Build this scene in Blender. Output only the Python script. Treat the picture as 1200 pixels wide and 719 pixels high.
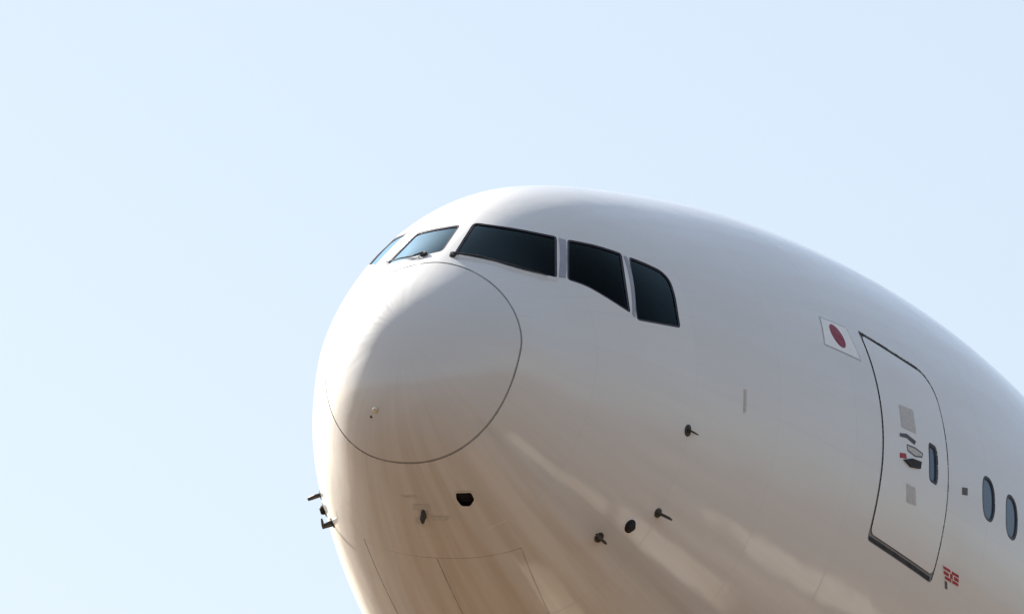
import bpy, bmesh, math, random
import numpy as np
from mathutils import Matrix, Vector
from mathutils.geometry import delaunay_2d_cdt
random.seed(4)
scene = bpy.context.scene
COL = scene.collection
for o in list(bpy.data.objects):
    bpy.data.objects.remove(o)

# ------------------------------------------------------------------ aircraft frame
# x aft from the nose tip, y towards the starboard side, z up, metres.
# The numbers below are the nose lines, the camera station and the outlines of openings
# measured in that frame, as (station, angle round the section).
KX=[0.0, 0.06, 0.25, 0.6, 1.1, 1.8, 2.7, 3.8, 5.2, 7.0, 9.0, 11.5]
K_T=[-1.0336, -0.635, -0.2846, 0.0991, 0.5762, 1.1364, 1.55, 1.9107, 2.3101, 2.7014, 2.9755, 3.1]
K_B=[-1.0336, -1.3622, -1.6366, -1.8972, -2.1337, -2.4, -2.6666, -2.9136, -3.1005, -3.1688, -3.162, -3.1]
K_W=[0.0, 0.3461, 0.6713, 0.958, 1.1922, 1.5144, 1.8038, 2.1065, 2.4297, 2.7795, 2.9967, 3.1]
K_C=[-1.0336, -0.9195, -0.8159, -0.7248, -0.6944, -0.6001, -0.489, -0.3535, -0.2206, -0.1027, 0.0, 0.0]
K_nu=[1.9893, 1.9421, 1.8839, 1.8122, 1.748, 1.8942, 1.9974, 2.0172, 2.0077, 1.9882, 2.0223, 2.0]
K_nl=[2.1813, 2.2415, 2.0]
SEAM=[0.5241050902439859, 0.024740904778584327]
A_CAM=[-93.7260591, -39.4635293, -31.4981889]
A_RT=[0.3294615, -0.9306619, 0.1591341]
A_UP=[-0.3299581, 0.0444274, 0.9429495]
A_FW=[0.8846371, 0.3631731, 0.2924423]
FPX=14148.783
PT={'aoa': (2.632, -0.106), 'pitot': (2.184, -0.724), 'stub': (2.402, -0.595), 'small': (2.628, -0.477), 'stud': (0.143, -1.938), 'drain': (0.193, -1.977), 'mast': (1.065, -1.53), 'wa': (0.69, 1.786), 'wb': (0.67, 1.868), 'wc': (0.728, 2.026), 'wd': (0.849, 2.195), 'va': (0.662, 1.494), 'vb': (0.717, 1.274), 'vc': (0.85, 0.982), 'vd': (1.089, 0.765), 'sp0': (3.351, 0.15), 'sp1': (3.39, 0.154), 'sp2': (3.408, 0.055), 'sp3': (3.37, 0.051), 'fc': (5.169, 0.534), 'dw': (6.613, 0.173), 'cw': (7.772, 0.157), 'gl': (1.77, -1.076), 'gk': (1.614, -1.508), 'ge': (2.472, -1.125), 'tA': (7.261, 0.138)}
OUT={
 'w1':[(1.1108,1.562),(1.1419,1.5634),(1.1637,1.5584),(1.1764,1.5472),(1.1806,1.5301),(1.1855,1.4815),(1.1968,1.435),(1.2132,1.3903),(1.2408,1.3329),(1.273,1.2777),(1.3091,1.2245),(1.3486,1.1734),(1.3866,1.1303),(1.4279,1.0895),(1.4723,1.0509),(1.4796,1.0421),(1.4804,1.0325),(1.4749,1.0221),(1.4632,1.0107),(1.405,0.9619),(1.3512,0.912),(1.3009,0.8609),(1.2537,0.8084),(1.2092,0.7544),(1.1983,0.7435),(1.1867,0.7378),(1.1743,0.7373),(1.161,0.7421),(1.0987,0.7778),(1.0371,0.8165),(0.9779,0.8588),(0.9231,0.9059),(0.8741,0.9579),(0.8319,1.0151),(0.8022,1.0655),(0.7708,1.1283),(0.7429,1.1927),(0.7185,1.2585),(0.6977,1.3257),(0.6829,1.3914),(0.6749,1.4598),(0.6773,1.4782),(0.687,1.4926),(0.7036,1.5029),(0.7271,1.509),(0.8195,1.5226),(0.9141,1.5358),(1.0111,1.5489)],
 'w2':[(1.5286,0.957),(1.5427,0.9663),(1.5564,0.9708),(1.5695,0.9707),(1.582,0.9659),(1.6303,0.9396),(1.6812,0.9151),(1.7307,0.893),(1.7807,0.8714),(1.8314,0.8501),(1.8828,0.8292),(1.9861,0.7927),(1.9987,0.7869),(2.0045,0.7797),(2.0038,0.7708),(1.9965,0.7603),(1.9581,0.7161),(1.9252,0.6727),(1.897,0.6299),(1.8731,0.5877),(1.853,0.5459),(1.8366,0.5047),(1.8236,0.464),(1.8138,0.4239),(1.8102,0.4157),(1.8036,0.4114),(1.7938,0.411),(1.781,0.4144),(1.7142,0.442),(1.6515,0.4721),(1.6147,0.4916),(1.5788,0.5117),(1.5438,0.5326),(1.5094,0.5542),(1.4873,0.5689),(1.4572,0.5888),(1.4261,0.6082),(1.3937,0.6272),(1.3601,0.6455),(1.3033,0.6773),(1.2935,0.6855),(1.2892,0.6951),(1.2906,0.706),(1.2976,0.7182),(1.3375,0.7678),(1.3802,0.8164),(1.4259,0.864),(1.4751,0.9108)],
 'w3':[(2.063,0.7357),(2.0746,0.745),(2.0877,0.7502),(2.1023,0.7516),(2.1184,0.7491),(2.1813,0.7335),(2.222,0.724),(2.2626,0.7145),(2.3032,0.705),(2.3436,0.6955),(2.3866,0.6856),(2.4154,0.6781),(2.4404,0.6693),(2.4615,0.6593),(2.4788,0.6479),(2.4857,0.6426),(2.4989,0.6302),(2.5073,0.6168),(2.5109,0.6024),(2.5099,0.5871),(2.507,0.571),(2.5033,0.5516),(2.4984,0.5321),(2.4923,0.5126),(2.4849,0.4929),(2.471,0.453),(2.4618,0.414),(2.457,0.3758),(2.4534,0.3683),(2.4441,0.3628),(2.4288,0.3594),(2.4076,0.3581),(2.3201,0.3575),(2.2342,0.3574),(2.1502,0.3578),(2.0684,0.3589),(1.9889,0.3608),(1.912,0.3635),(1.8941,0.3655),(1.8818,0.3698),(1.8751,0.3763),(1.874,0.385),(1.8817,0.4219),(1.8923,0.4594),(1.9059,0.4973),(1.9226,0.5357),(1.9427,0.5746),(1.9664,0.614),(1.994,0.654),(2.0261,0.6945)],
 'w1s':[(1.1039,1.6545),(1.1251,1.6578),(1.1403,1.6639),(1.1496,1.6728),(1.1532,1.6848),(1.1688,1.7659),(1.1844,1.8101),(1.2038,1.8551),(1.227,1.9009),(1.2544,1.9474),(1.3053,2.0156),(1.3219,2.0386),(1.3281,2.0578),(1.323,2.0732),(1.3058,2.0848),(1.2463,2.1113),(1.189,2.1396),(1.1322,2.1694),(1.0737,2.2),(1.0111,2.2309),(0.9431,2.2618),(0.9228,2.2655),(0.898,2.2606),(0.8706,2.2475),(0.8433,2.2267),(0.7541,2.1138),(0.7272,2.0564),(0.7088,2.0018),(0.6966,1.9496),(0.6889,1.8993),(0.6858,1.8287),(0.6875,1.7944),(0.6907,1.7611),(0.6954,1.7286),(0.7014,1.6971),(0.7139,1.6507),(0.7205,1.6392),(0.7317,1.6316),(0.7472,1.6278),(0.767,1.6276),(0.8481,1.6339),(0.9313,1.6406),(1.0167,1.6475)],
 'flag':[(4.9648,0.6049),(5.4306,0.5941),(5.4816,0.4554),(4.8424,0.4703)],
 'vent':[(0.893,-1.2158),(0.8807,-1.2087),(0.8799,-1.1981),(0.921,-1.1155),(0.9306,-1.1075),(0.9459,-1.106),(0.995,-1.1108),(1.0112,-1.1151),(1.0234,-1.1244),(1.05,-1.1539),(1.0567,-1.1654),(1.0548,-1.1766),(1.0375,-1.2102),(1.0291,-1.2192),(1.0147,-1.2236),(0.9659,-1.2294),(0.9484,-1.2298),(0.9302,-1.2264)],
 'geardoor':[(1.6144,-1.5134),(1.6491,-1.2742),(1.7739,-1.0726)],
 'redmark':[(7.0412,-0.1289),(7.3661,-0.1291),(7.4262,-0.1617),(7.1181,-0.1628)],
 'pl_a':[(6.037,0.3345),(6.2989,0.3394),(6.3,0.251),(6.0285,0.2505)],
 'pl_b':[(6.1294,0.0551),(6.2881,0.0558),(6.3443,-0.0022),(6.1729,-0.0072)],
 'hd_a':[(5.9869,0.2244),(6.1163,0.2336),(6.288,0.2217),(6.2511,0.2058),(6.1108,0.2174),(5.9831,0.2115)],
 'hd_b':[(6.1054,0.195),(6.2653,0.1979),(6.4093,0.19),(6.3908,0.1729),(6.2612,0.1635),(6.1183,0.1713)],
 'hd_c':[(5.9767,0.1513),(6.0864,0.1589),(6.1029,0.1419),(5.9784,0.1327)],
 'hd_d':[(6.041,0.1327),(6.1815,0.1496),(6.3577,0.1544),(6.3436,0.1285),(6.1697,0.1176)],
 'sq':[(7.1977,0.1453),(7.3055,0.1523),(7.3077,0.1274),(7.2009,0.1204)],
 'm1':[(0.8637,-1.676),(0.849,-1.5368),(0.8693,-1.5424),(0.8849,-1.6807)],
 'm2':[(0.9547,-1.5938),(0.9507,-1.4493),(1.0121,-1.4671),(1.0188,-1.6092)],
 'm3':[(1.0961,-1.4703),(1.1128,-1.3423),(1.159,-1.3764),(1.149,-1.4781)],
 'm4':[(1.137,-1.6224),(1.1087,-1.5548),(1.1278,-1.5124),(1.2029,-1.5185),(1.2402,-1.5859),(1.1904,-1.6207)],
 'postA':[(1.4944,1.0157),(1.5354,0.9798),(1.2717,0.7094),(1.2123,0.733)],
 'postB':[(2.0209,0.7666),(2.0573,0.7532),(1.8539,0.3796),(1.8272,0.3964)],
}

# ------------------------------------------------------------------ camera, sky, sun, exposure
CAM_ELEV = math.radians(11.0)          # the level line lies this far below the lens axis
AR, AU, AF, AC = (np.array(v) for v in (A_RT, A_UP, A_FW, A_CAM))
WZ = math.cos(CAM_ELEV) * AU + math.sin(CAM_ELEV) * AF
WX = AR
WY = np.cross(WZ, WX)
RW = np.stack([WX, WY, WZ])            # aircraft axes -> world axes
EYE = np.array([0.0, 0.0, 1.7])
def to_world(p): return RW @ (np.asarray(p) - AC) + EYE

cam_data = bpy.data.cameras.new('camera')
cam_data.sensor_width = 36.0
cam_data.lens = FPX / 1200.0 * 36.0
cam_data.clip_start = 0.5
cam_data.clip_end = 60000
cam_obj = bpy.data.objects.new('camera', cam_data)
COL.objects.link(cam_obj)
cr, cu, cf = RW @ AR, RW @ AU, RW @ AF
m = Matrix(((cr[0], cu[0], -cf[0], EYE[0]), (cr[1], cu[1], -cf[1], EYE[1]), (cr[2], cu[2], -cf[2], EYE[2]), (0, 0, 0, 1)))
cam_obj.matrix_world = m
scene.camera = cam_obj

SUN_A = np.array([0.23, 0.822, 0.512]); SUN_A /= np.linalg.norm(SUN_A)
SUN = RW @ SUN_A
sun_el = math.asin(SUN[2]); sun_az = math.atan2(SUN[0], SUN[1])
world = bpy.data.worlds.new('World'); scene.world = world
world.use_nodes = True
wn = world.node_tree; wn.nodes.clear()
sky = wn.nodes.new('ShaderNodeTexSky'); sky.sky_type = 'NISHITA'; sky.sun_disc = False
sky.sun_elevation = sun_el; sky.sun_rotation = sun_az
sky.air_density = 1.0; sky.dust_density = 2.2; sky.ozone_density = 1.5; sky.altitude = 50
bg = wn.nodes.new('ShaderNodeBackground'); bg.inputs['Strength'].default_value = 0.0500
wo = wn.nodes.new('ShaderNodeOutputWorld')
# thin even haze veil over the whole sky
vm = wn.nodes.new('ShaderNodeMix'); vm.data_type = 'RGBA'; vm.inputs[0].default_value = .28
vm.inputs[7].default_value = (6.0, 6.45, 6.7, 1)
wn.links.new(sky.outputs[0], vm.inputs[6]); wn.links.new(vm.outputs[2], bg.inputs['Color']); wn.links.new(bg.outputs[0], wo.inputs[0])
sl = bpy.data.lights.new('sun', 'SUN'); sl.energy = 5.0; sl.angle = math.radians(0.5); sl.color = (1, .95, .87)
so = bpy.data.objects.new('sun', sl); COL.objects.link(so)
so.rotation_euler = Vector(SUN).to_track_quat('Z', 'Y').to_euler()
scene.view_settings.view_transform = 'Standard'; scene.view_settings.look = 'None'
scene.view_settings.exposure = 1.6; scene.view_settings.gamma = 1.0

# ------------------------------------------------------------------ node helpers
def mat(name, col, rough=.5, metal=0., spec=.5, coat=0., coat_rough=.05):
    m = bpy.data.materials.new(name); m.use_nodes = True
    b = m.node_tree.nodes['Principled BSDF']
    b.inputs['Base Color'].default_value = (*col, 1); b.inputs['Roughness'].default_value = rough
    b.inputs['Metallic'].default_value = metal; b.inputs['Specular IOR Level'].default_value = spec
    b.inputs['Coat Weight'].default_value = coat; b.inputs['Coat Roughness'].default_value = coat_rough
    return m
class NT:
    def __init__(s, m): s.t = m.node_tree; s.b = s.t.nodes['Principled BSDF']
    def n(s, typ, **kw):
        k = s.t.nodes.new(typ)
        for a, v in kw.items():
            if a.startswith('i_'): k.inputs[a[2:].replace('_', ' ')].default_value = v
            else: setattr(k, a, v)
        return k
    def l(s, a, b): s.t.links.new(a, b)
    def mathn(s, op, a, b=None, c=None, clamp=False):
        k = s.t.nodes.new('ShaderNodeMath'); k.operation = op; k.use_clamp = clamp
        for i, v in enumerate((a, b, c)):
            if v is None: continue
            if isinstance(v, (int, float)): k.inputs[i].default_value = v
            else: s.l(v, k.inputs[i])
        return k.outputs[0]
    def noise(s, vec, scale, detail=4, rough=.5):
        k = s.n('ShaderNodeTexNoise'); k.inputs['Scale'].default_value = scale
        k.inputs['Detail'].default_value = detail; k.inputs['Roughness'].default_value = rough
        s.l(vec, k.inputs['Vector']); return k.outputs['Fac']
    def maprange(s, v, a, b, c=0., d=1., smooth=True):
        k = s.n('ShaderNodeMapRange', interpolation_type='SMOOTHSTEP' if smooth else 'LINEAR')
        s.l(v, k.inputs[0])
        for i, q in enumerate((a, b, c, d)): k.inputs[i + 1].default_value = q
        return k.outputs[0]
    def scaled(s, vec, sc):
        k = s.n('ShaderNodeMapping'); k.inputs['Scale'].default_value = sc; s.l(vec, k.inputs[0]); return k.outputs[0]
    def mix(s, f, a, b, blend='MIX'):
        k = s.n('ShaderNodeMix', data_type='RGBA', blend_type=blend)
        for i, v in ((0, f), (6, a), (7, b)):
            if isinstance(v, (int, float)): k.inputs[i].default_value = v
            elif isinstance(v, tuple): k.inputs[i].default_value = (*v, 1)
            else: s.l(v, k.inputs[i])
        return k.outputs[2]

def paint(name, base, seams=True, coat=1., streak=.85):
    """aircraft paint: aged gloss white, grime streaked along the air flow, slight waviness of the sheet"""
    m = mat(name, base, rough=.38, spec=.45, coat=coat, coat_rough=.10)
    t = NT(m); tc = t.n('ShaderNodeTexCoord').outputs['Object']
    sx = t.n('ShaderNodeSeparateXYZ'); t.l(tc, sx.inputs[0])
    # air flow coordinates: along the body, and round it from the keel
    an = t.mathn('ARCTAN2', sx.outputs['Y'], t.mathn('MULTIPLY', t.mathn('ADD', sx.outputs['Z'], .75), -1.))
    fc = t.n('ShaderNodeCombineXYZ'); t.l(sx.outputs['X'], fc.inputs[0]); t.l(t.mathn('MULTIPLY', an, 2.2), fc.inputs[1]); fc = fc.outputs[0]
    st = t.noise(t.scaled(fc, (.30, 3.2, 1)), 1.2, 4, .55)
    st2 = t.noise(t.scaled(fc, (.5, 14.0, 1)), 1.0, 4, .6)
    cl = t.noise(t.scaled(tc, (.5, 1, 1)), .7, 4, .5)
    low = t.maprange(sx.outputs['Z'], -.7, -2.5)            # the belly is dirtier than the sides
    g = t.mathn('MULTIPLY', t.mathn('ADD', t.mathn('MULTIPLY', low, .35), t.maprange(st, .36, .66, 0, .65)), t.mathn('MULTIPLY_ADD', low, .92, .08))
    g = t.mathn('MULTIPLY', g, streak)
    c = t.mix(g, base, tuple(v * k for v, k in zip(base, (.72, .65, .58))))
    c = t.mix(t.mathn('MULTIPLY', t.maprange(st2, .5, .75), .12), c, tuple(v * .75 for v in base))
    c = t.mix(t.mathn('MULTIPLY', t.maprange(cl, .4, .7), .10), c, tuple(v * k for v, k in zip(base, (.86, .88, .9))))
    t.l(c, t.b.inputs['Base Color'])
    t.l(t.maprange(st, .3, .7, .30, .48), t.b.inputs['Roughness'])
    if seams:
        # each skin panel has aged to its own tone
        pv = t.n('ShaderNodeCombineXYZ')
        t.l(t.mathn('FLOOR', t.mathn('ADD', t.mathn('DIVIDE', t.mathn('ADD', sx.outputs['X'], .55), 1.28), .5)), pv.inputs[0])
        t.l(t.mathn('FLOOR', t.mathn('ADD', t.mathn('MULTIPLY', an, 1.9), .5)), pv.inputs[1])
        wnz = t.n('ShaderNodeTexWhiteNoise'); t.l(pv.outputs[0], wnz.inputs[0])
        c = t.mix(t.mathn('MULTIPLY', wnz.outputs['Value'], .09), c, tuple(v * .7 for v in base))
        t.l(c, t.b.inputs['Base Color'])
    h = t.mathn('MULTIPLY', t.noise(t.scaled(tc, (1.0, 1.4, 1.4)), 1.6, 2, .4), .007)
    if seams:
        # lap joints between skin panels: a shallow groove every frame bay
        x = t.mathn('DIVIDE', t.mathn('ADD', sx.outputs['X'], .55), 1.28)
        d = t.mathn('ABSOLUTE', t.mathn('SUBTRACT', t.mathn('FRACT', x), .5))
        d2 = t.mathn('ABSOLUTE', t.mathn('SUBTRACT', t.mathn('FRACT', t.mathn('MULTIPLY', an, 1.9)), .5))
        gr = t.mathn('MULTIPLY', t.maprange(d, .0, .006), t.maprange(d2, .0, .006))
        h = t.mathn('ADD', h, t.mathn('MULTIPLY', t.maprange(d, .0, .006), .0010))
        c2 = t.mix(t.mathn('MULTIPLY', t.mathn('SUBTRACT', 1., gr), .07), c, (.2, .2, .2))
        t.l(c2, t.b.inputs['Base Color'])
    bp = t.n('ShaderNodeBump'); bp.inputs['Strength'].default_value = 1.; bp.inputs['Distance'].default_value = 1.
    t.l(h, bp.inputs['Height']); t.l(bp.outputs[0], t.b.inputs['Normal']); t.l(bp.outputs[0], t.b.inputs['Coat Normal'])
    return m
def worn(name, col, rough=.5, metal=0., spec=.5, amt=.25, scale=9., coat=0.):
    m = mat(name, col, rough, metal, spec, coat)
    t = NT(m); tc = t.n('ShaderNodeTexCoord').outputs['Object']
    n = t.noise(tc, scale, 5, .6)
    t.l(t.mix(t.maprange(n, .35, .7, 0, amt), col, tuple(v * .5 for v in col)), t.b.inputs['Base Color'])
    t.l(t.maprange(n, .3, .7, rough * .85, min(1, rough * 1.2)), t.b.inputs['Roughness'])
    return m
M = dict(
    white=paint('white_paint', (.665, .65, .63)),
    radome=paint('radome_paint', (.62, .605, .585), seams=False, streak=.6),
    door=paint('door_paint', (.675, .66, .64), seams=False, streak=.25),
    seal=worn('dark_sealant', (.31, .30, .29), .7),
    gap=worn('door_gap_rubber', (.03, .03, .034), .8), doorseal=worn('door_edge_seal', (.22, .22, .23), .7),
    faintseal=worn('grey_sealant', (.48, .45, .42), .7),
    rim=worn('window_frame_metal', (.045, .035, .05), .5, .2),
    cabin=mat('cabin_glass', (.05, .085, .135), .08, 0, .5),
    cabrim=worn('cabin_window_rim', (.035, .035, .045), .5, .2),
    liner=worn('cockpit_lining', (.010, .012, .024), .8), seat=worn('seat_fabric', (.03, .03, .04), .9),
    post=worn('bare_post_metal', (.33, .33, .37), .4, .3),
    black=worn('black_opening', (.008, .007, .007), .8),
    metal=worn('probe_metal', (.06, .055, .05), .45, .6),
    bright=worn('polished_metal', (.75, .72, .66), .25, .9),
    red=worn('red_marking', (.34, .004, .014), .5, amt=.15),
    crimson=worn('crimson_disc', (.24, .003, .03), .5, amt=.15),
    flagwhite=worn('flag_white', (.84, .84, .83), .45, amt=.06),
    grey=worn('grey_lettering', (.54, .53, .52), .6, amt=.4, scale=60),
    dgrey=worn('dark_lettering', (.08, .08, .085), .6, amt=.3, scale=40),
    stain=worn('faint_stain', (.55, .53, .50), .6, amt=.3, scale=20),
    outline=worn('flag_outline', (.46, .47, .48), .6, amt=.3, scale=30),
)

gl = bpy.data.materials.new('cockpit_glass'); gl.use_nodes = True; gt = gl.node_tree; gt.nodes.clear()
go_ = gt.nodes.new('ShaderNodeOutputMaterial'); gx = gt.nodes.new('ShaderNodeMixShader'); gf = gt.nodes.new('ShaderNodeLayerWeight')
ga = gt.nodes.new('ShaderNodeBsdfTransparent'); gb = gt.nodes.new('ShaderNodeBsdfGlossy')
gf.inputs[0].default_value = .5; ga.inputs[0].default_value = (.30, .42, .62, 1); gb.inputs[0].default_value = (.66, .90, .98, 1); gb.inputs['Roughness'].default_value = .02
pw = gt.nodes.new('ShaderNodeMath'); pw.operation = 'POWER'; pw.inputs[1].default_value = 7.; gt.links.new(gf.outputs['Facing'], pw.inputs[0])
pm = gt.nodes.new('ShaderNodeMath'); pm.operation = 'MULTIPLY_ADD'; pm.use_clamp = True; pm.inputs[1].default_value = 4.3; pm.inputs[2].default_value = .004   # laminated, coated glass
gt.links.new(pw.outputs[0], pm.inputs[0]); gt.links.new(pm.outputs[0], gx.inputs[0]); gt.links.new(ga.outputs[0], gx.inputs[1]); gt.links.new(gb.outputs[0], gx.inputs[2]); gt.links.new(gx.outputs[0], go_.inputs[0])
M['pane'] = gl

# ------------------------------------------------------------------ nose and fuselage lines
L = 11.5; LEN = 62.0
KS = np.sqrt(np.array(KX) / L)
def cubic_m(yk):
    xk = KS; n = len(xk); h = np.diff(xk); A = np.zeros((n, n)); r = np.zeros(n)
    for i in range(1, n - 1):
        A[i, i-1] = h[i-1]; A[i, i] = 2 * (h[i-1] + h[i]); A[i, i+1] = h[i]
        r[i] = 6 * ((yk[i+1] - yk[i]) / h[i] - (yk[i] - yk[i-1]) / h[i-1])
    A[0, 0] = 1; A[-1, -1] = 2 * h[-1]; A[-1, -2] = h[-1]; r[-1] = 6 * (0 - (yk[-1] - yk[-2]) / h[-1])
    return np.linalg.solve(A, r)
CUB = {k: (np.array(v), cubic_m(np.array(v))) for k, v in dict(T=K_T, B=K_B, W=K_W, C=K_C, n=K_nu).items()}
def cubic(k, x):
    yk, Mk = CUB[k]; xk = KS; h = np.diff(xk)
    i = np.clip(np.searchsorted(xk, x) - 1, 0, len(xk) - 2)
    a = xk[i+1] - x; b = x - xk[i]
    return Mk[i]*a**3/(6*h[i]) + Mk[i+1]*b**3/(6*h[i]) + (yk[i]/h[i]-Mk[i]*h[i]/6)*a + (yk[i+1]/h[i]-Mk[i+1]*h[i]/6)*b
def surf_s(s, phi):
    """point at sqrt-station s (x = L s^2 ahead of the barrel, linear behind it), angle phi (0 = port, 90 deg = crown)"""
    s, phi = np.broadcast_arrays(np.asarray(s, float), np.asarray(phi, float))
    sc = np.clip(s, 0, 1); x = np.where(s <= 1, L * sc**2, L + (s - 1) * 2 * L)
    t = cubic('T', sc); b = cubic('B', sc); w = cubic('W', sc); c = cubic('C', sc); n1 = cubic('n', sc)
    n2 = np.interp(sc, [0, .45, 1], K_nl)
    co, si = np.cos(phi), np.sin(phi)
    # blend the exponent of the upper and lower halves softly across the waterline
    k = .5 + .5 * np.tanh(si * 6)
    n = n1 * k + n2 * (1 - k)
    h = np.where(si >= 0, t - c, c - b)
    r = (np.abs(co)**n + np.abs(si)**n + 1e-12)**(-1 / n)
    # tail cone
    tp = np.clip((x - 42) / (LEN - 42), 0, 1); q = 1 - .93 * tp**1.6
    return np.stack([x, -w * r * co * q, (c + h * r * si) * q + 2.2 * tp**1.8], -1)
def x2s(x): x = np.asarray(x, float); return np.where(x <= L, np.sqrt(np.clip(x, 0, None) / L), 1 + (x - L) / (2 * L))
def s2x(s): s = np.asarray(s, float); return np.where(s <= 1, L * s * s, L + (s - 1) * 2 * L)
def frame_s(s, phi):
    s = np.asarray(s, float); e = 2e-4
    P = surf_s(s, phi); ss = np.maximum(s, 2e-3)
    Ps = (surf_s(ss + e, phi) - surf_s(ss - e, phi)) / (2 * e); Pp = (surf_s(ss, phi + e) - surf_s(ss, phi - e)) / (2 * e)
    n = np.cross(Pp, Ps); n /= np.linalg.norm(n, axis=-1, keepdims=True) + 1e-15
    n = np.where((s < .004)[..., None], np.array([-1., 0, 0]), n)
    return P, Ps, Pp, n
_P, _, _, _n = frame_s(np.array([.8]), np.array([0.]))
NSIGN = 1.0 if _n[0, 1] < 0 else -1.0
def P_off(s, phi, off=0.):
    P, Ps, Pp, n = frame_s(s, phi)
    k = np.where(np.asarray(s) < .004, 1., NSIGN)[..., None]
    n = n * k
    return P + n * np.asarray(off)[..., None], n
A_ = 11.5; PSC = 2.2                      # chart: u = A_*s, v = PSC*phi
def chart(pts): a = np.array(pts, float); return np.stack([A_ * x2s(a[:, 0]), PSC * a[:, 1]], 1)
def phi_of(x, z):
    """angle at which the port side has height z at station x"""
    lo = np.full(np.shape(x), -1.3); hi = np.full(np.shape(x), 1.4); s = x2s(x)
    for _ in range(40):
        mid = (lo + hi) / 2; zz = surf_s(s, mid)[..., 2]; lo = np.where(zz < z, mid, lo); hi = np.where(zz < z, hi, mid)
    return (lo + hi) / 2
def densify(c, step=.03):
    out = []
    for i in range(len(c)):
        a, b = c[i], c[(i + 1) % len(c)]; k = max(1, int(np.linalg.norm(b - a) / step))
        for j in range(k): out.append(a + (b - a) * j / k)
    return np.array(out)
def area2(c): x, y = c[:, 0], c[:, 1]; return np.sum(x * np.roll(y, -1) - np.roll(x, -1) * y)
def inset(c, d):
    """move a closed chart outline inwards by d metres, measured on the surface"""
    s, ph = c[:, 0] / A_, c[:, 1] / PSC
    P, Ps, Pp, n = frame_s(s, ph)
    t = np.roll(P, -1, 0) - np.roll(P, 1, 0); t /= np.linalg.norm(t, axis=1, keepdims=True)
    inw = np.cross(n, t); ctr = P.mean(0)
    if np.sum(inw * (ctr - P)) < 0: inw = -inw
    D = inw * d
    g11 = (Ps**2).sum(1); g22 = (Pp**2).sum(1); g12 = (Ps * Pp).sum(1); b1 = (D * Ps).sum(1); b2 = (D * Pp).sum(1)
    det = g11 * g22 - g12**2
    return np.stack([c[:, 0] + A_ * (g22 * b1 - g12 * b2) / det, c[:, 1] + PSC * (g11 * b2 - g12 * b1) / det], 1)
def pip(pts, poly):
    x, y = pts[:, 0][:, None], pts[:, 1][:, None]; a = poly; b = np.roll(poly, -1, 0)
    c = ((a[:, 1] > y) != (b[:, 1] > y)) & (x < (b[:, 0] - a[:, 0]) * (y - a[:, 1]) / (b[:, 1] - a[:, 1] + 1e-15) + a[:, 0])
    return (c.sum(1) % 2) == 1
def near(pts, poly, d):
    a = poly; b = np.roll(poly, -1, 0); ab = b - a
    t = np.clip(((pts[:, None] - a) * ab).sum(-1) / ((ab**2).sum(-1) + 1e-15), 0, 1)
    return np.linalg.norm(pts[:, None] - (a + ab * t[..., None]), axis=-1).min(1) < d

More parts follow.
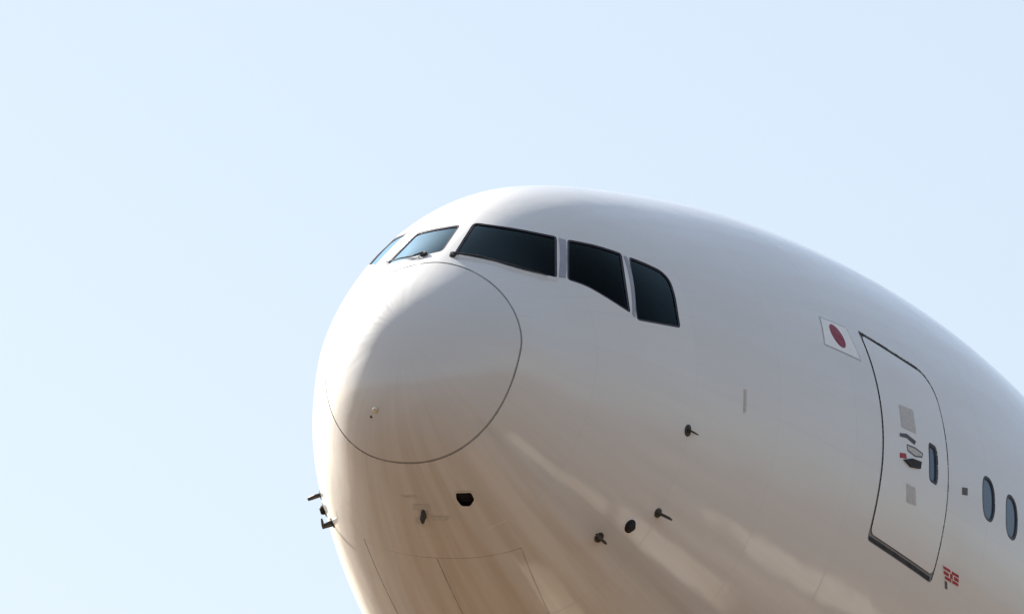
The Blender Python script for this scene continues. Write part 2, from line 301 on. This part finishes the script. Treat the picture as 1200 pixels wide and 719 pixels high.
class Mesh:
    def __init__(s): s.v = []; s.n = []; s.f = []; s.sm = []
    def add(s, V, N, F, smooth=True):
        o = len(s.v); s.v += [tuple(map(float, q)) for q in V]; s.n += [tuple(map(float, q)) for q in N]
        s.f += [tuple(o + i for i in f) for f in F]; s.sm += [smooth] * len(F)
    def build(s, name, m, parent=None, label=None):
        me = bpy.data.meshes.new(name); me.from_pydata(s.v, [], s.f)
        me.polygons.foreach_set('use_smooth', s.sm)
        me.materials.append(m)
        if s.n and any(s.sm): me.normals_split_custom_set_from_vertices(s.n)
        me.update()
        o = bpy.data.objects.new(name, me); COL.objects.link(o)
        if parent is not None: o.parent = parent
        if label: o['label'] = label
        return o
def cdt(outer, holes, step, off, msh, wrap=False, keep=None):
    """triangulate the chart region inside outer and outside the holes, lift it onto the surface"""
    lo, hi = outer.min(0), outer.max(0)
    nu = max(1, int(math.ceil((hi[0] - lo[0]) / step[0]))); nv = max(1, int(math.ceil((hi[1] - lo[1]) / step[1])))
    gx, gy = np.meshgrid(lo[0] + (hi[0] - lo[0]) * np.arange(1, nu) / nu if nu > 1 else [], lo[1] + (hi[1] - lo[1]) * np.arange(1, nv) / nv if nv > 1 else [], indexing='ij')
    G = np.stack([gx.ravel(), gy.ravel()], 1)
    if len(G):
        k = pip(G, outer)
        G = G[k]
        for c in [outer] + list(holes):
            bb = (G[:, 0] > c[:, 0].min() - .1) & (G[:, 0] < c[:, 0].max() + .1) & (G[:, 1] > c[:, 1].min() - .1) & (G[:, 1] < c[:, 1].max() + .1)
            ix = np.nonzero(bb)[0]; bad = np.zeros(len(G), bool)
            for q in range(0, len(ix), 2000):
                sub = ix[q:q+2000]; b_ = near(G[sub], c, min(step) * .45)
                if c is not outer: b_ |= pip(G[sub], c)
                bad[sub] = b_
            G = G[~bad]
    pts = [outer] + list(holes); V = np.concatenate(pts + [G]); E = []; o = 0
    for c in pts:
        E += [(o + i, o + (i + 1) % len(c)) for i in range(len(c))]; o += len(c)
    vo, _, fo, _, _, _ = delaunay_2d_cdt([Vector(q) for q in V], E, [], 0, 1e-6)
    vo = np.array([tuple(q) for q in vo]); fo = np.array([tuple(f) for f in fo if len(f) == 3])
    ce = vo[fo].mean(1); ok = pip(ce, outer)
    for c in holes: ok &= ~pip(ce, c)
    fo = fo[ok]
    a = vo[fo]; ar = (a[:, 1, 0]-a[:, 0, 0])*(a[:, 2, 1]-a[:, 0, 1]) - (a[:, 1, 1]-a[:, 0, 1])*(a[:, 2, 0]-a[:, 0, 0])
    fo = fo[np.abs(ar) > 1e-9]; ar = ar[np.abs(ar) > 1e-9]
    P, N = P_off(vo[:, 0] / A_, vo[:, 1] / PSC, np.full(len(vo), off))
    if wrap:
        key = {}; mp = np.arange(len(vo))
        for i, q in enumerate(P):
            kk = (round(q[0], 5), round(q[1], 5), round(q[2], 5)); mp[i] = key.setdefault(kk, i)
        fo = mp[fo]; fo = fo[(fo[:, 0] != fo[:, 1]) & (fo[:, 1] != fo[:, 2]) & (fo[:, 0] != fo[:, 2])]
    # wind outwards
    a = P[fo]; fn = np.cross(a[:, 1] - a[:, 0], a[:, 2] - a[:, 0]); fl = (fn * N[fo].mean(1)).sum(1) < 0
    fo[fl] = fo[fl][:, ::-1]
    used = np.unique(fo); rem = -np.ones(len(P), int); rem[used] = np.arange(len(used))
    msh.add(P[used], N[used], rem[fo])
def wall(c, a, b, msh, flip=False):
    """a flange along a closed outline from offset a down to offset b"""
    s, ph = c[:, 0] / A_, c[:, 1] / PSC
    Pa, N = P_off(s, ph, np.full(len(c), a)); Pb, _ = P_off(s, ph, np.full(len(c), b)); n = len(c)
    msh.add(np.concatenate([Pa, Pb]), np.concatenate([N, N]), [(i, (i+1) % n, n + (i+1) % n, n + i) for i in range(n)], False)
def sheet(pts, off, name, m, parent, holes=(), step=(.06, .06), thick=None, label=None, dens=.03):
    """a thin piece that follows the skin: top face and an edge down to the skin"""
    c = densify(pts if isinstance(pts, np.ndarray) else chart(pts), dens); g = Mesh()
    hs = [densify(h, dens) for h in holes]
    cdt(c, hs, step, off, g)
    for q in [c] + hs: wall(q, off, off - (thick if thick else .002), g)
    return g.build(name, m, parent, label)
def rrect(x0, x1, z0, z1, r, n=6, step=.05):
    """rounded rectangle in side view; r = radii of (x0z0, x1z0, x1z1, x0z1)"""
    cs = [(x0, z0, 1, 1, 180), (x1, z0, -1, 1, 270), (x1, z1, -1, -1, 0), (x0, z1, 1, -1, 90)]; out = []
    for (x, z, sx, sz, a0), q in zip(cs, r):
        for i in range(n + 1):
            a = math.radians(a0 + 90 * i / n); out.append((x + sx * q + q * math.cos(a), z + sz * q + q * math.sin(a)))
    o2 = []
    for i in range(len(out)):
        a, b = np.array(out[i]), np.array(out[(i+1) % len(out)]); k = max(1, int(np.linalg.norm(b - a) / step))
        for j in range(k): o2.append(a + (b - a) * j / k)
    o2 = np.array(o2)
    return chart(np.stack([o2[:, 0], phi_of(o2[:, 0], o2[:, 1])], 1))
def mirror(c): d = c.copy(); d[:, 1] = PSC * -math.pi - c[:, 1]; return d     # port outline -> starboard outline
def wrapdown(c):
    d = c.copy()
    if d[:, 1].mean() > PSC * 1.6: d[:, 1] -= PSC * 2 * math.pi
    return d

# ------------------------------------------------------------------ the airliner
plane = bpy.data.objects.new('airliner', None); COL.objects.link(plane)
plane['label'] = 'large white twin-aisle airliner nose with dark cockpit windows, closed front door and red disc flag'
plane['category'] = 'airliner'
loc = to_world((0, 0, 0))
plane.matrix_world = Matrix([[*RW[i], loc[i]] for i in range(3)] + [[0, 0, 0, 1]])

PH1 = math.radians(92.3); PH0 = PH1 - 2 * math.pi
V0, V1 = PSC * PH0, PSC * PH1
ph_line = np.linspace(PH0, PH1, 221)
def seam_line(d):
    x = np.full(len(ph_line), SEAM[0])
    for _ in range(6): x = SEAM[0] + SEAM[1] * (surf_s(x2s(x), ph_line)[:, 2] + 1)
    # step d metres along the surface
    s = x2s(x); _, Ps, _, _ = frame_s(s, ph_line)
    return np.stack([A_ * (s + d / np.linalg.norm(Ps, axis=1)), PSC * ph_line], 1)

w1 = densify(chart(OUT['w1'])); w2 = densify(chart(OUT['w2'])); w3 = densify(chart(OUT['w3']))
w1s = wrapdown(densify(chart(OUT['w1s'])))
w2s = mirror(w2); k_ = -math.pi * PSC - .74 * PSC
w2s[:, 1] = np.where(w2s[:, 1] > k_, k_ + (w2s[:, 1] - k_) * .35, w2s[:, 1])
cockpit = [('port', w1), ('port', w2), ('port', w3), ('star', w1s), ('star', w2s), ('star', mirror(w3))]
DX0, DX1, DZ0, DZ1 = 5.665, 6.92, -.715, 1.30
door_o = rrect(DX0, DX1, DZ0, DZ1, (.05, .06, .24, .04))
door_i = rrect(DX0 + .025, DX1 - .025, DZ0 + .075, DZ1 - .042, (.06, .07, .22, .06))
CZ, CW, CH = .40, .145, .215
cab_x = [7.775 + .533 * i for i in range(6)]
def oval(x, z, w, h, n=36, e=2.6):
    a = np.linspace(0, 2 * math.pi, n, endpoint=False); c, s_ = np.cos(a), np.sin(a)
    r = (np.abs(c)**e + np.abs(s_)**e)**(-1 / e)
    X = x + w * r * c; Z = z + h * r * s_
    return chart(np.stack([X, phi_of(X, Z)], 1))
cabs = [oval(x, CZ, CW, CH) for x in cab_x]
vent = densify(chart(OUT['vent']))
# nose gear doors, symmetric about the keel
XG0, XG1, YG = 1.72, 4.7, .75
def belly(x, y):
    lo = np.full(np.shape(x), -math.pi / 2); hi = np.full(np.shape(x), -.1); s = x2s(x); ay = np.abs(y)
    for _ in range(40):
        mid = (lo + hi) / 2; yy = -surf_s(s, mid)[..., 1]; lo = np.where(yy < ay, mid, lo); hi = np.where(yy < ay, hi, mid)
    p = (lo + hi) / 2
    return np.where(np.asarray(y) < 0, p, -math.pi - p)
def belly_poly(pts, step=.06):
    o = []
    for i in range(len(pts)):
        a, b = np.array(pts[i]), np.array(pts[(i+1) % len(pts)]); k = max(1, int(np.linalg.norm(b - a) / step))
        for j in range(k): o.append(a + (b - a) * j / k)
    o = np.array(o); ph = belly(o[:, 0], o[:, 1])
    bow = .075 * np.clip(1 - (o[:, 1] / YG)**2, 0, 1) * np.clip(1 - (o[:, 0] - XG0), 0, 1)   # the front edge bows forward at the keel
    return chart(np.stack([o[:, 0] - bow, ph], 1))
gear_o = belly_poly([(XG0 - .004, -YG - .004), (XG1 + .004, -YG - .004), (XG1 + .004, YG + .004), (XG0 - .004, YG + .004)])
gd_port = belly_poly([(XG0, -YG), (XG0, -.004), (XG1, -.004), (XG1, -YG)])
gd_star = mirror(gd_port)

U_END = A_ * float(x2s(LEN))
def rect_outer(front):
    """outer boundary of the skin chart: front edge line, then the two long edges and the tail"""
    n = 420
    us = A_ * x2s(np.concatenate([np.linspace(front[-1, 0] / A_, 1.0, 230)[1:]**2 * L, np.linspace(L, LEN, 42)[1:]]))
    up = np.stack([us, np.full(len(us), V1)], 1)
    dn_u = A_ * x2s(np.concatenate([np.linspace(front[0, 0] / A_, 1.0, 230)[1:]**2 * L, np.linspace(L, LEN, 42)[1:]]))
    tail = np.stack([np.full(221, U_END), np.linspace(V1, V0, 221)], 1)[1:-1]
    dn = np.stack([dn_u, np.full(len(dn_u), V0)], 1)
    return np.concatenate([front, up, tail, dn[::-1]])
# skin: the fuselage behind the radome, every opening cut right through
skin = Mesh()
front = seam_line(.010)
holes = [c for _, c in cockpit] + [densify(door_o)] + cabs + [vent, gear_o]
cdt(rect_outer(front), holes, (.05, .055), 0., skin, wrap=True)
for c in holes: wall(c, 0., -.05, skin)
def open_wall(line, a, b, msh):
    s, ph = line[:, 0] / A_, line[:, 1] / PSC
    Pa, N = P_off(s, ph, np.full(len(line), a)); Pb, _ = P_off(s, ph, np.full(len(line), b)); n = len(line)
    msh.add(np.concatenate([Pa, Pb]), np.concatenate([N, N]), [(i, i + 1, n + i + 1, n + i) for i in range(n - 1)], False)
open_wall(front, 0., -.02, skin)
fus = skin.build('fuselage', M['white'], plane)
# radome
rd = Mesh(); back = seam_line(-.010)
us0 = np.linspace(0, back[-1, 0], 40)[:-1]
outer = np.concatenate([np.stack([np.zeros(221), PSC * ph_line], 1)[::-1][:0], np.stack([us0, np.full(len(us0), V0)], 1) * [back[0, 0] / back[-1, 0], 1], back, np.stack([us0[::-1], np.full(len(us0), V1)], 1), np.stack([np.zeros(219), PSC * ph_line[::-1][1:-1]], 1)])
cdt(outer, [], (.05, .055), 0., rd, wrap=True)
open_wall(back, 0., -.02, rd)
rado = rd.build('radome', M['radome'], plane)
sl_ = Mesh(); a = seam_line(-.016); b = seam_line(.016)
Pa, Na = P_off(a[:, 0] / A_, a[:, 1] / PSC, np.full(len(a), -.0035)); Pb, Nb = P_off(b[:, 0] / A_, b[:, 1] / PSC, np.full(len(b), -.0035)); n = len(a)
fa = np.cross(Pa[1] - Pa[0], Pb[0] - Pa[0]) @ Na[0]
sl_.add(np.concatenate([Pa, Pb]), np.concatenate([Na, Nb]), [(i, i + 1, n + i + 1, n + i)[::1 if fa > 0 else -1] for i in range(n - 1)])
sl_.build('radome_seal', M['seal'], plane)

# cockpit windows: frame let into the opening, pane a little deeper
for side, c in cockpit:
    g = Mesh(); ci = inset(c, .004); cj = inset(ci, .016)
    cdt(ci, [cj], (.05, .05), -.004, g); wall(ci, -.004, -.03, g); wall(cj, -.004, -.02, g)
    f = g.build('cockpit_window', M['rim'], plane)
    p = Mesh(); cdt(inset(cj, -.004), [], (.05, .05), -.012, p)
    p.build('pane', M['pane'], f)

# flight deck behind the panes: lining, rear bulkhead, floor, glareshield, two seats
g = Mesh(); XB = 3.5
us_ = A_ * x2s(np.linspace(.50, XB, 30))
for a0, a1, hs in ((-.45, 1.61, [w1, w2, w3]), (PH0, -math.pi + .45, [w1s, w2s, mirror(w3)])):
    oc = np.concatenate([np.stack([us_, np.full(30, PSC * a0)], 1), np.stack([np.full(30, us_[-1]), PSC * np.linspace(a0, a1, 30)], 1)[1:],
                         np.stack([us_[::-1], np.full(30, PSC * a1)], 1)[1:], np.stack([np.full(30, us_[0]), PSC * np.linspace(a1, a0, 30)], 1)[1:-1]])
    cdt(oc, [inset(h, -.03) for h in hs], (.12, .12), -.055, g)
g.build('flight_deck_lining', M['liner'], plane)
g = Mesh(); an_ = np.linspace(-math.pi / 2, 1.5 * math.pi, 49)[:-1]
rb, _ = P_off(np.full(48, float(x2s(XB))), an_, np.full(48, -.03))
g.add(rb, [(1, 0, 0)] * 48, [tuple(range(48))], False); g.build('flight_deck_bulkhead', M['liner'], plane)
g = Mesh(); xs_ = np.linspace(.50, XB, 12); ZF = []
for sgn in (1, -1):
    q, _ = P_off(x2s(xs_), np.full(12, -.45 if sgn > 0 else -math.pi + .45), np.full(12, -.055)); ZF.append(q)
g.add(np.concatenate(ZF), [(0, 0, 1)] * 24, [(i, i + 1, 13 + i, 12 + i) for i in range(11)], False); g.build('flight_deck_floor', M['liner'], plane)
def block(msh, c, h, taper=.85):
    V = [np.array(c) + np.array([sx * h[0] * (taper if sz > 0 else 1), sy * h[1] * (taper if sz > 0 else 1), sz * h[2]]) for sz in (-1, 1) for sx, sy in ((-1, -1), (1, -1), (1, 1), (-1, 1))]
    msh.add(V, [(0, 0, 1)] * 8, [(3, 2, 1, 0), (4, 5, 6, 7), (0, 1, 5, 4), (1, 2, 6, 5), (2, 3, 7, 6), (3, 0, 4, 7)], False)
g = Mesh(); block(g, (1.18, 0, -.10), (.30, .80, .12), .8); block(g, (1.25, 0, -.45), (.16, .75, .28), .95); g.build('glareshield', M['liner'], plane)
for sy in (-.52, .52):
    g = Mesh(); block(g, (2.25, sy, -.55), (.24, .24, .10)); st_ = g.build('pilot_seat', M['seat'], plane)
    g = Mesh(); block(g, (2.48, sy, -.10), (.07, .23, .42), .8); g.build('backrest', M['seat'], st_)
    g = Mesh(); block(g, (2.48, sy, .42), (.05, .14, .09), .8); g.build('headrest', M['seat'], st_)

# painted sill lip under each front pane
for c in (w1, w1s):
    P, N = P_off(c[:, 0] / A_, c[:, 1] / PSC, np.zeros(len(c)))
    ii = int(np.argmin(P[:, 0])); jj = int(np.argmax(np.abs(P[:, 1]) - P[:, 2] * .6))
    n = len(c); fw_ = [(ii + k) % n for k in range((jj - ii) % n + 1)]; bk = [(ii - k) % n for k in range((ii - jj) % n + 1)]
    idx = fw_ if len(fw_) < len(bk) else bk
    o3 = inset(c, -.005); o4 = inset(c, -.05); g = Mesh(); V = []; NN = []
    for o_, h_ in ((o3, 0.), (o3, .014), (inset(c, -.022), .014), (o4, .0005)):
        a_, b_ = P_off(o_[idx, 0] / A_, o_[idx, 1] / PSC, np.full(len(idx), h_)); V.append(a_); NN.append(b_)
    m_ = len(idx)
    g.add(np.concatenate(V), np.concatenate(NN), [(r * m_ + i, r * m_ + i + 1, (r + 1) * m_ + i + 1, (r + 1) * m_ + i) for r in range(3) for i in range(m_ - 1)], False)
    g.build('window_sill', M['radome'], plane)

for k in ('postA', 'postB'):
    sheet(OUT[k], .004, 'window_post', M['post'], plane, thick=.003)

# boxes, rods and blades stood on the skin
def basis(x, phi, off=0.):
    s = float(x2s(x)); P, N = P_off(np.array([s]), np.array([float(phi)]), np.array([off])); P, N = P[0], N[0]
    fwd = np.array([-1., 0, 0]); fwd -= N * (fwd @ N); fwd /= np.linalg.norm(fwd)
    return P, N, fwd, np.cross(N, fwd)
def tube(msh, path, radii, n=12, cap=True):
    path = [np.array(q, float) for q in path]; rings = []
    up = None
    for i, q in enumerate(path):
        t = path[min(i+1, len(path)-1)] - path[max(i-1, 0)]; t /= np.linalg.norm(t)
        if up is None: up = np.cross(t, [0, 0, 1.]) if abs(t[2]) < .9 else np.cross(t, [1., 0, 0])
        up = up - t * (up @ t); up /= np.linalg.norm(up); w = np.cross(t, up)
        rings.append([q + radii[i] * (math.cos(2*math.pi*k/n) * up + math.sin(2*math.pi*k/n) * w) for k in range(n)])
    V = [v for r in rings for v in r]; F = []
    for i in range(len(path) - 1):
        for k in range(n): F.append((i*n+k, i*n+(k+1) % n, (i+1)*n+(k+1) % n, (i+1)*n+k))
    if cap: F += [tuple(range(n))[::-1], tuple(range((len(path)-1)*n, len(path)*n))]
    msh.add(V, [(0, 0, 1)] * len(V), F, False)
def disc(msh, x, phi, r, off, h=.006, n=20, ry=None, bev=.25):
    P, N, f, s = basis(x, phi, off); ry = ry or r; V = []; 
    for rr, hh in ((1, 0), (1, h * .6), (1 - bev, h)):
        V += [P + N * hh + f * r * rr * math.cos(a) + s * ry * rr * math.sin(a) for a in [2*math.pi*k/n for k in range(n)]]
    F = [(i*n+k, i*n+(k+1) % n, (i+1)*n+(k+1) % n, (i+1)*n+k) for i in (0, 1) for k in range(n)] + [tuple(range(2*n, 3*n))]
    msh.add(V, [(0, 0, 1)] * len(V), F, False)
def prism(msh, prof, th, o, ax, ay, az):
    """profile (a, b) in the plane ax, ay, thickness th along az, bevelled edge"""
    n = len(prof); c = np.mean(prof, 0); V = []
    for z, k in ((-th/2, .82), (-th/4, 1), (th/4, 1), (th/2, .82)):
        V += [o + ax * (c[0] + (a - c[0]) * k) + ay * (c[1] + (b - c[1]) * k if b > 1e-6 else b) + az * z for a, b in prof]
    F = [(i*n+k, i*n+(k+1) % n, (i+1)*n+(k+1) % n, (i+1)*n+k) for i in range(3) for k in range(n)] + [tuple(range(n))[::-1], tuple(range(3*n, 4*n))]
    msh.add(V, [(0, 0, 1)] * len(V), F, False)

# windscreen wipers, parked along the sill of each front pane
for sgn in (1, -1):
    g = Mesh(); c = w1s if sgn < 0 else w1
    px, pp = PT['wa'] if sgn < 0 else PT['va']
    P, N, f, s = basis(px, pp)
    disc(g, px, pp, .035, 0, .03); 
    if sgn < 0: q = [PT['wb'], PT['wc'], PT['wd']]
    else: q = [PT['vb'], PT['vc'], PT['vd']]
    pts = [P + N * .03] + [np.add(*[basis(a, b)[0], basis(a, b)[1] * .03]) for a, b in q]
    tube(g, pts, [.009, .008, .007, .006], 8)
    g.build('windscreen_wiper', M['gap'], plane)

# forward passenger door
sheetdoor = Mesh(); di = densify(door_i)
dwin = oval(6.613, .345, .09, .19, e=5)
dwo = dwin
cdt(di, [dwo], (.06, .06), .003, sheetdoor); wall(di, .003, -.05, sheetdoor); wall(dwo, .003, -.03, sheetdoor)
door = sheetdoor.build('passenger_door', M['door'], plane)
g = Mesh(); do2 = inset(densify(door_o), -.004)
cdt(do2, [inset(di, .01)], (.08, .08), -.007, g); g.build('door_seal', M['doorseal'], plane)
g = Mesh(); wi = inset(dwo, .003); wj = inset(dwo, .03); cdt(wi, [wj], (.05, .05), -.002, g); wall(wj, -.002, -.02, g)
f_ = g.build('door_window', M['cabrim'], door)
g = Mesh(); cdt(inset(wj, -.004), [], (.05, .05), -.014, g); g.build('door_window_pane', M['cabin'], door)
# dark sill strip in the gap under the door
sill = rrect(DX0 + .03, DX1 - .04, DZ0 + .012, DZ0 + .05, (.01,) * 4, n=2)
sheet(sill, -.004, 'door_sill', M['gap'], plane, step=(.08, .08))
head = rrect(DX0 + .03, DX1 - .22, DZ1 - .036, DZ1 - .006, (.01,) * 4, n=2)
sheet(head, -.004, 'door_rain_seal', M['gap'], plane, step=(.08, .08))
for k, mm, nm in (('pl_a', 'grey', 'door_lettering'), ('pl_b', 'grey', 'door_placard'), ('hd_a', 'dgrey', 'door_arrow'), ('hd_c', 'red', 'door_arrow')):
    sheet(OUT[k], .0055, nm, M[mm], door, thick=.0025)
hb = densify(chart(OUT['hd_b'])); hi_ = inset(hb, .012)
g = Mesh(); cdt(hb, [hi_], (.06, .06), .006, g); wall(hb, .006, .003, g); wall(hi_, .006, .002, g)
g.build('handle_surround', M['dgrey'], door)
sheet(hi_, .0045, 'handle_recess', M['grey'], door, thick=.0015)
sheet(OUT['hd_d'], .02, 'door_handle', M['gap'], door, thick=.017)

# cabin windows
for c in cabs:
    g = Mesh(); ci = inset(c, .002); cj = inset(c, .026); cdt(ci, [cj], (.05, .05), -.003, g); wall(ci, -.003, -.03, g); wall(cj, -.003, -.02, g)
    f = g.build('cabin_window', M['cabrim'], plane)
    g = Mesh(); cdt(inset(cj, -.004), [], (.05, .05), -.014, g); g.build('pane', M['cabin'], f)
# the square outflow port ahead of the first window
sheet(OUT['sq'], .004, 'fuselage_port', M['dgrey'], plane, thick=.004)

# flag: white field with a grey edge and a red disc
fl = OUT['flag']; flc = densify(chart(fl)); fli = inset(flc, .012)
g = Mesh(); cdt(flc, [fli], (.06, .06), .003, g); wall(flc, .003, 0, g); flag_e = g.build('flag_marking', M['outline'], plane, 'white flag panel with a red disc ahead of the door')
a = np.linspace(0, 2 * math.pi, 40, endpoint=False); fx, fz, fr = 5.169, 1.063, .114
dx = fx + fr * np.cos(a); dz = fz + fr * .93 * np.sin(a)
dc = chart(np.stack([dx, phi_of(dx, dz)], 1))
g = Mesh(); cdt(fli, [dc], (.06, .06), .003, g); g.build('flag_field', M['flagwhite'], flag_e)
g = Mesh(); cdt(dc, [], (.06, .06), .003, g); g.build('flag_disc', M['crimson'], flag_e)

# nose gear doors with the recessed joint round them
for c in (gd_port, gd_star):
    g = Mesh(); cdt(densify(c, .06), [], (.08, .08), -.001, g); wall(densify(c, .06), -.001, -.05, g)
    g.build('nose_gear_door', M['white'], plane)
g = Mesh(); cdt(inset(gear_o, -.004), [], (.1, .1), -.004, g); g.build('gear_door_seal', M['faintseal'], plane)

# open vent under the nose
g = Mesh(); cdt(inset(vent, -.004), [], (.05, .05), -.05, g)
g.build('air_inlet', M['black'], plane)
g = Mesh(); vo_ = inset(vent, -.018); cdt(vo_, [inset(vent, -.0)], (.05, .05), .003, g); wall(vo_, .003, -.001, g); g.build('inlet_rim', M['white'], plane)

# drain mast and lettering under the nose
for k in ('m1', 'm2', 'm3'): sheet(OUT[k], .003, 'underside_placard', M['stain'], plane, thick=.003)
sheet(OUT['m4'], .004, 'access_panel', M['stain'], plane, thick=.004)
g = Mesh(); P, N, f, s = basis(*PT['mast'])
prism(g, [(-.05, 0), (.05, 0), (.02, .09), (-.04, .09)], .03, P, f, N, s); g.build('drain_mast', M['metal'], plane)

# air data probes, the same four on both sides
def pitot(x, ph, sgn):
    g = Mesh(); P, N, f, s = basis(x, ph)
    prism(g, [(-.06, 0), (.035, 0), (.03, .075), (.01, .09), (-.025, .09)], .028, P, f, N, s)
    o = P + N * .09; tube(g, [o - f * .03, o + f * .03, o + f * .11, o + f * .15], [.010, .014, .011, .008], 12)
    disc(g, x, ph, .05, 0, .008); return g.build('pitot_probe', M['metal'], plane)
def aoa(x, ph, sgn):
    g = Mesh(); P, N, f, s = basis(x, ph); disc(g, x, ph, .045, 0, .012, ry=.055); disc(g, x, ph, .022, .01, .014)
    prism(g, [(.02, 0), (-.02, 0), (-.12, .012), (-.12, .026), (-.02, .03), (.02, .02)], .010, P + N * .016, f, N, s)
    return g.build('angle_of_attack_vane', M['metal'], plane)
def stub(x, ph, sgn):
    g = Mesh(); P, N, f, s = basis(x, ph); disc(g, x, ph, .066, 0, .01)
    tube(g, [P, P + N * .03, P + N * .045], [.045, .042, .03], 16)
    r = g.build('temperature_probe', M['black'], plane); h = Mesh(); disc(h, x, ph, .076, -.002, .006, 24)
    h.build('probe_ring', M['flagwhite'], plane); return r
def small(x, ph, sgn):
    g = Mesh(); P, N, f, s = basis(x, ph); disc(g, x, ph, .045, 0, .012)
    prism(g, [(.03, 0), (-.03, 0), (-.075, .125), (-.035, .13), (.01, .06)], .022, P, f, N, s)
    return g.build('icing_probe', M['metal'], plane)
for fn, x, ph in ((aoa, *PT['aoa']), (pitot, *PT['pitot']), (stub, *PT['stub']), (small, *PT['small'])):
    fn(x, ph, 1); fn(x, -math.pi - ph, -1)
# pale metal stud standing in for a glint on the radome
g = Mesh(); disc(g, *PT['stud'], .028, 0, .012, 12); g.build('radome_stud', M['bright'], plane)
g = Mesh(); disc(g, *PT['drain'], .012, 0, .006, 10); g.build('radome_drain', M['metal'], plane)
# faint static port strip on the side
a = np.array([PT[k] for k in ('sp0', 'sp1', 'sp2', 'sp3')])
sheet(chart(a), .003, 'static_port_strip', M['stain'], plane, thick=.003, label='faint grey strip on the side above the vane')
# red rescue marking below and behind the door: pairs of red bars over a dark stroke
q = [np.array(v) for v in OUT['redmark']]
def bl(u, v): return (1-v) * ((1-u) * q[0] + u * q[1]) + v * ((1-u) * q[3] + u * q[2])
def cell(u0, u1, v0, v1): return [tuple(bl(u, v)) for u, v in ((u0, v0), (u1, v0), (u1, v1), (u0, v1))]
base = sheet(cell(-.02, 1.02, -.03, 1.03), .003, 'rescue_marking', M['flagwhite'], plane, thick=.003, label='small red barred marking below the rear of the door')
for u0, u1, v0, v1 in ((0, .46, 0, .26), (.54, 1, .02, .28), (0, .34, .36, .66), (.42, .6, .3, .7), (.68, 1, .36, .66), (.05, .5, .74, 1), (.56, .98, .74, 1)):
    sheet(cell(u0, u1, v0, v1), .0055, 'red_bar', M['red'], base, thick=.002)
sheet(cell(.05, .22, 1.15, 1.75), .003, 'dark_stroke', M['dgrey'], plane, thick=.003)

# ------------------------------------------------------------------ the ground under the flight path
gm = mat('airfield_ground', (.2, .15, .1), .9, 0, .2)
t = NT(gm); tc = t.n('ShaderNodeTexCoord').outputs['Object']
n1 = t.noise(tc, .012, 6, .6); n2 = t.noise(tc, .15, 6, .6); n3 = t.noise(t.scaled(tc, (1, .25, 1)), .04, 4, .5)
c = t.mix(t.maprange(n1, .35, .65), (.098, .060, .033), (.074, .048, .028))
c = t.mix(t.maprange(n3, .5, .62), c, (.19, .135, .09))
c = t.mix(t.mathn('MULTIPLY', t.maprange(n2, .4, .7), .5), c, (.065, .048, .033))
t.l(c, t.b.inputs['Base Color'])
bm = bmesh.new()
R = 30000; rings = [0, 40, 90, 160, 260, 420, 700, 1200, 2500, 6000, 14000, R]; NS = 64
vs = [[bm.verts.new((0, 0, 0))]]
for r in rings[1:]:
    vs.append([bm.verts.new((r * math.cos(2*math.pi*k/NS), r * math.sin(2*math.pi*k/NS), 0)) for k in range(NS)])
for k in range(NS): bm.faces.new((vs[0][0], vs[1][k], vs[1][(k+1) % NS]))
for i in range(1, len(vs) - 1):
    for k in range(NS): bm.faces.new((vs[i][k], vs[i+1][k], vs[i+1][(k+1) % NS], vs[i][(k+1) % NS]))
me = bpy.data.meshes.new('ground'); bm.to_mesh(me); bm.free(); me.materials.append(gm)
go = bpy.data.objects.new('ground', me); COL.objects.link(go); go['kind'] = 'structure'

# unseen pale slabs, added so the belly paint reflects streaks
cm = mat('concrete', (.5, .46, .40), .85, 0, .3)
t = NT(cm); tc = t.n('ShaderNodeTexCoord').outputs['Object']
c = t.mix(t.maprange(t.noise(tc, .6, 5, .6), .35, .7, 0, .5), (.50, .42, .33), (.36, .30, .23)); t.l(c, t.b.inputs['Base Color'])
for poly in ([(25, 97), (38, 97), (40, 110), (27, 110)], [(32, 113), (45, 113), (44, 124), (33, 122)], [(68, 135), (102, 135), (104, 150), (74, 149)],
             [(4, 111), (9, 111), (10, 122), (5, 122)],):
    bm = bmesh.new(); b_ = [bm.verts.new((x, y, .02)) for x, y in poly]; bt = [bm.verts.new((x, y, .12)) for x, y in poly]; n = len(poly)
    bm.faces.new(bt)
    for i in range(n): bm.faces.new((b_[i], b_[(i+1) % n], bt[(i+1) % n], bt[i]))
    me = bpy.data.meshes.new('reflection_slab'); bm.to_mesh(me); bm.free(); me.materials.append(cm)
    o = bpy.data.objects.new('reflection_slab', me); COL.objects.link(o); o['kind'] = 'structure'
